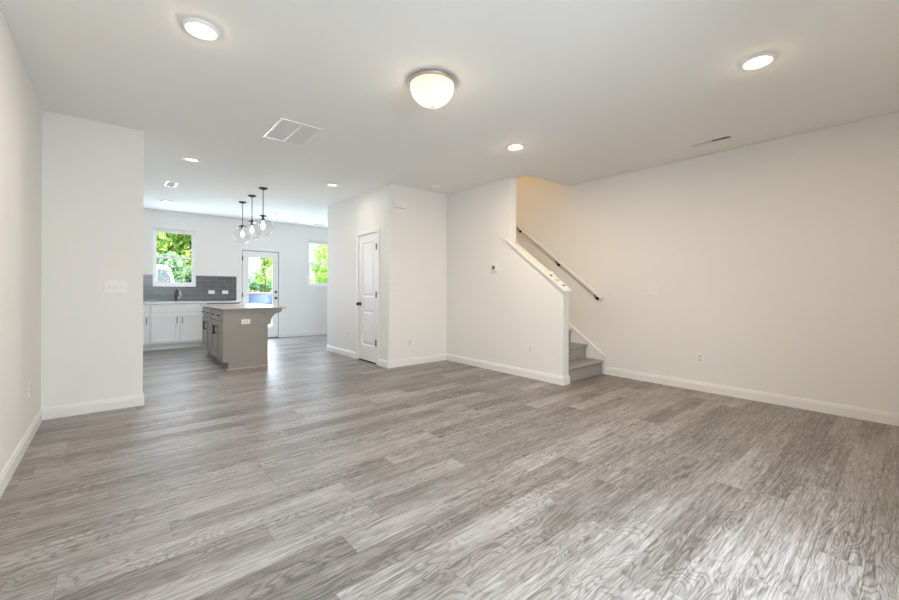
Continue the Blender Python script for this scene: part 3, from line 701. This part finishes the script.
# ------------------------------------------------------------------ stairs
RISE, RUN, Y1 = .193, .252, 2.822
s_ = empty('staircase', (4.76, Y1, 0)); inv = Matrix.Translation(-s_.location)
for k in range(13):
    y = Y1 + k * RUN; z = (k + 1) * RISE; mb = MB()
    P = [(y, z - RISE + (0.001 if k == 0 else -.03)), (y + RUN + .02, z - RISE + (0.001 if k == 0 else -.03)), (y + RUN + .02, z)]
    nose = [(y - .008 - .020 * math.sin(PI * j / 8), z - .020 + .020 * math.cos(PI * j / 8)) for j in range(0, 9)]
    P += nose + [(y, z - .044)]
    mb.prism(P, 'x', XT + TW + .003, XR - .0135)
    o = mb.build('step', M['carpet'], s_, smooth=True); o.matrix_parent_inverse = inv
tag(s_, 'grey carpeted staircase rising behind the low sloping wall', 'stairs')

# handrail on the right wall
hr = empty('handrail', (5.14, 2.82, 1.08)); inv = Matrix.Translation(-hr.location)
def hz(y): return 1.102 + .787 * (y - 2.817)
def hp(mb, nm, mt, **k):
    o = mb.build(nm, mt, hr, **k); o.matrix_parent_inverse = inv; return o
slo = math.hypot(1, .787)
rail = MB().prism([(2.817, hz(2.817) - .058 * 1), (6.2, hz(6.2) - .058), (6.2, hz(6.2)), (2.817, hz(2.817))], 'x', 5.118, 5.162)
rail.box((5.162, 2.818, hz(2.817) - .052), (XR - .0005, 2.853, hz(2.817) - .004))
hp(rail, 'rail', M['trim'], bevel=.012)
for y in (2.90, 3.54, 4.30, 5.3):
    z = hz(y) - .058
    hp(MB().lathe([(0, -.014), (.02, -.012), (.026, -.006), (.026, -.0005)], (XR, y, z - .055), 'x', 16).tube([(XR - .01, y, z - .055), (XR - .045, y, z - .055), (5.148, y, z - .04), (5.14, y, z - .004)], .0075, 10)
       .box((5.128, y - .02, z - .008), (5.152, y + .02, z + .001)), 'bracket', M['black'], smooth=True)
tag(hr, 'white sloping handrail on dark brackets along the stair wall', 'handrail')

# curled sheet lying on the knee-wall cap
def sheet(name, x0, x1, ya, yb, curl, marks, label):
    r = empty(name, ((x0 + x1) / 2, ya, capz(ya) + t_)); inv = Matrix.Translation(-r.location)
    def zz(y):
        u = (y - ya) / (yb - ya); return capz(y) + t_ + .0012 + curl * max(0, u - .72) ** 2 * 12.7
    n = 14; ys = [ya + (yb - ya) * k / n for k in range(n + 1)]
    vs = [(x, y, zz(y) + dz) for y in ys for (x, dz) in ((x0, 0), (x1, 0), (x1, .0025), (x0, .0025))]
    fs = [(k * 4 + j, k * 4 + (j + 1) % 4, k * 4 + 4 + (j + 1) % 4, k * 4 + 4 + j) for k in range(n) for j in range(4)] + [(0, 1, 2, 3), (n * 4 + 3, n * 4 + 2, n * 4 + 1, n * 4)]
    o = MB().add(vs, fs).build('sheet', M['paper'], r); o.matrix_parent_inverse = inv
    for (u0, u1, w0, w1, mt) in marks:
        a, b_ = ya + (yb - ya) * u0, ya + (yb - ya) * u1; p, q = x0 + (x1 - x0) * w0, x0 + (x1 - x0) * w1
        o = MB().add([(p, a, zz(a) + .0032), (q, a, zz(a) + .0032), (q, b_, zz(b_) + .0032), (p, b_, zz(b_) + .0032)], [(0, 1, 2, 3)]).build('printed_mark', M[mt], r); o.matrix_parent_inverse = inv
    return tag(r, label, 'paper', 'papers on the sloping wall cap')
sheet('paper_sheet', 4.195, 4.335, 2.775, 3.035, .03, [(.17, .26, .35, .82, 'ink'), (.50, .60, .15, .8, 'ink_pale'), (.80, .87, .10, .45, 'ink')], 'white curled paper with dark marks on the lower end of the sloping cap')
sheet('paper_sheet', 4.20, 4.32, 3.045, 3.13, .0, [(.2, .5, .25, .6, 'ink_pale')], 'small paper slip above the curled paper on the sloping cap')

# unseen warm lamp added to brighten the stairwell from above
lamp('stairwell_fill_light', 'POINT', (4.76, 6.2, 5.0), 46, (1.0, 0.68, 0.38), shadow_soft_size=.1)

# ------------------------------------------------------------------ outdoors
def gz(y): return -0.15 + .016 * (y - 9.95)
lw = MB().add([(-25, 9.96, gz(9.96)), (60, 9.96, gz(9.96)), (60, 70, gz(70)), (-25, 70, gz(70))], [(0, 1, 2, 3)]).build('lawn', M['lawn']); lw['kind'] = 'structure'
def tree(name, blobs, trunk, leaf_n, size, mt, label, cat='tree', seed=1):
    rd = random.Random(seed)
    x, y = trunk[0], trunk[1]; r = empty(name, (x, y, gz(y))); inv = Matrix.Translation(-r.location)
    if trunk[2] > 0:
        top = max(b_[2] for b_ in blobs)
        tp = [(x + .05 * math.sin(k), y, gz(y) + (top - gz(y)) * k / 6) for k in range(7)]
        mb = MB().tube(tp, [trunk[2] * (1 - .1 * k) for k in range(7)], 8)
        for b_ in blobs[:8]:
            mb.tube([tp[min(4, len(tp) - 1)], ((tp[4][0] + b_[0]) / 2, (y + b_[1]) / 2, b_[2] - b_[3] * .3), (b_[0], b_[1], b_[2])], [trunk[2] * .5, trunk[2] * .35, trunk[2] * .15], 6)
        o = mb.build('trunk', M['bark'], r); o.matrix_parent_inverse = inv
    vs, fs = [], []
    tot = sum(b_[3] ** 2 for b_ in blobs)
    for b_ in blobs:
        for k in range(int(leaf_n * b_[3] ** 2 / tot)):
            dx, dy, dz = rd.gauss(0, 1), rd.gauss(0, 1), rd.gauss(0, 1); l = math.sqrt(dx * dx + dy * dy + dz * dz) or 1
            q = b_[3] * rd.uniform(.55, 1.05); c = Vector((b_[0] + dx / l * q, b_[1] + dy / l * q, b_[2] + dz / l * q * .85))
            if c.z < gz(c.y) + .03 or c.y < 10.6: continue
            n = Vector((dx / l + rd.uniform(-.7, .7), dy / l + rd.uniform(-.7, .7), dz / l + rd.uniform(-.7, .7))).normalized()
            a = n.orthogonal().normalized(); b2 = n.cross(a); an = rd.uniform(0, 6.28); a, b2 = a * math.cos(an) + b2 * math.sin(an), b2 * math.cos(an) - a * math.sin(an)
            s1 = size * rd.uniform(.7, 1.4); s2 = s1 * .5; i = len(vs)
            vs += [c - a * s1, c - b2 * s2 + n * s1 * .15, c + a * s1, c + b2 * s2 + n * s1 * .15]; fs.append((i, i + 1, i + 2, i + 3))
    o = MB().add(vs, fs).build('foliage', M[mt], r); o.matrix_parent_inverse = inv
    return tag(r, label, cat, 'greenery outside the back windows')
def blobset(seed, cx, cy, w, d_, z0, z1, n, r0, r1):
    rd = random.Random(seed)
    return [(cx + rd.uniform(-w, w), cy + rd.uniform(-d_, d_), rd.uniform(z0, z1), rd.uniform(r0, r1)) for _ in range(n)]
tree('broadleaf_tree', blobset(2, 2.2, 24.0, 2.2, .9, 1.6, 5.2, 34, .5, .95), (2.2, 24.0, .16), 6500, .15, 'leaf_mid', 'broad green and yellow tree filling the kitchen window', seed=2)
tree('leafy_shrub', blobset(3, 2.6, 20.9, 1.9, .35, .4, 2.3, 26, .4, .7), (2.6, 21.2, .05), 4200, .10, 'leaf_dark', 'blue-green shrub behind the white van, low in the kitchen window', 'shrub', seed=3)
tree('slender_tree', blobset(4, 7.05, 26, .35, .35, 1.1, 4.2, 15, .25, .45), (7.05, 26, .07), 1000, .085, 'leaf_mid', 'slender tree in the middle of the back door glass', seed=4)
tree('slender_tree', blobset(5, 8.15, 27, .4, .3, 1.4, 4.4, 12, .22, .42), (8.15, 27, .05), 650, .09, 'leaf_lime', 'thin pale tree at the right edge of the back door glass', seed=5)
tree('leafy_shrub', blobset(6, 7.6, 30, 1.7, .6, .5, 1.7, 14, .45, .75), (7.6, 30, .04), 1700, .13, 'leaf_dark', 'distant green shrubs low behind the thin trees in the back door', 'shrub', seed=6)
tree('lime_tree', blobset(8, 8.9, 20, .75, .5, 1.2, 3.9, 20, .3, .6), (8.9, 20, .08), 2600, .10, 'leaf_lime', 'bright lime-green tree in the dining window', seed=8)
tree('leafy_shrub', blobset(9, 8.4, 24, 1.2, .5, .5, 2.0, 12, .4, .7), (8.4, 24, .04), 1300, .12, 'leaf_lime', 'pale green shrubs low in the dining window', 'shrub', seed=9)
# white van: extruded side profile with windows and wheels
vx, vy, vz = 1.49, 17.6, gz(18.0)
v = empty('van', (vx - 1.6, vy + .9, vz)); inv = Matrix.Translation(-v.location)
def vp(mb, nm, mt, **k):
    o = mb.build(nm, mt, v, **k); o.matrix_parent_inverse = inv; return o
prof = [(vx - 4.2, .35), (vx + 1.10, .35), (vx + 1.14, .75), (vx + .95, 1.0), (vx + .30, 1.12), (vx + .20, 1.32), (vx + .10, 1.72), (vx + .03, 1.92), (vx - .08, 2.03), (vx - 4.1, 2.05), (vx - 4.22, 1.2)]
vp(MB().prism([(p[0], vz + p[1]) for p in prof], 'y', vy, vy + 1.8), 'body', M['van'], bevel=.03)
for poly in ([(vx - .34, 1.22), (vx + .10, 1.22), (vx + .03, 1.60), (vx - .07, 1.86), (vx - .34, 1.88)], [(vx - 1.45, 1.22), (vx - .46, 1.22), (vx - .46, 1.88), (vx - 1.45, 1.88)]):
    vp(MB().prism([(p[0], vz + p[1]) for p in poly], 'y', vy - .008, vy + .01), 'side_window', M['van_glass'])
vp(MB().prism([(vx + .295, vz + 1.17), (vx + .315, vz + 1.17), (vx + .215, vz + 1.34), (vx + .115, vz + 1.73), (vx + .095, vz + 1.73), (vx + .195, vz + 1.33)], 'y', vy + .12, vy + 1.68), 'windshield', M['van_glass'])
for wx in (vx + .55, vx - 2.9):
    for wy in (vy - .02, vy + 1.6):
        vp(MB().lathe([(0, 0), (.30, 0), (.34, .03), (.34, .19), (.30, .22), (0, .22)], (wx, wy, vz + .345), 'y', 24), 'wheel', M['tyre'], smooth=True)
tag(v, 'white van parked outside, seen low through the kitchen window', 'van')
# low blue tub with a red rim on the lawn
py = 22.0; pxc = 5.66; pz = gz(py)
pl = empty('wading_pool', (pxc, py, pz)); inv = Matrix.Translation(-pl.location)
o = MB().lathe([(.98, .002), (1.04, .12), (1.09, .55), (1.06, .86), (1.0, .86), (.96, .3), (0, .25)], (pxc, py, pz), 'z', 40).build('wall', M['pool_blue'], pl, smooth=True); o.matrix_parent_inverse = inv
o = MB().lathe_open([(1.04 + .05 * math.cos(a), .885 + .035 * math.sin(a)) for a in [2 * PI * k / 10 for k in range(11)]], (pxc, py, pz), 40).build('rim', M['pool_red'], pl, smooth=True); o.matrix_parent_inverse = inv
o['label'] = 'red rim'
tag(pl, 'low blue tub with red rim on the lawn, seen through the back door', 'pool')
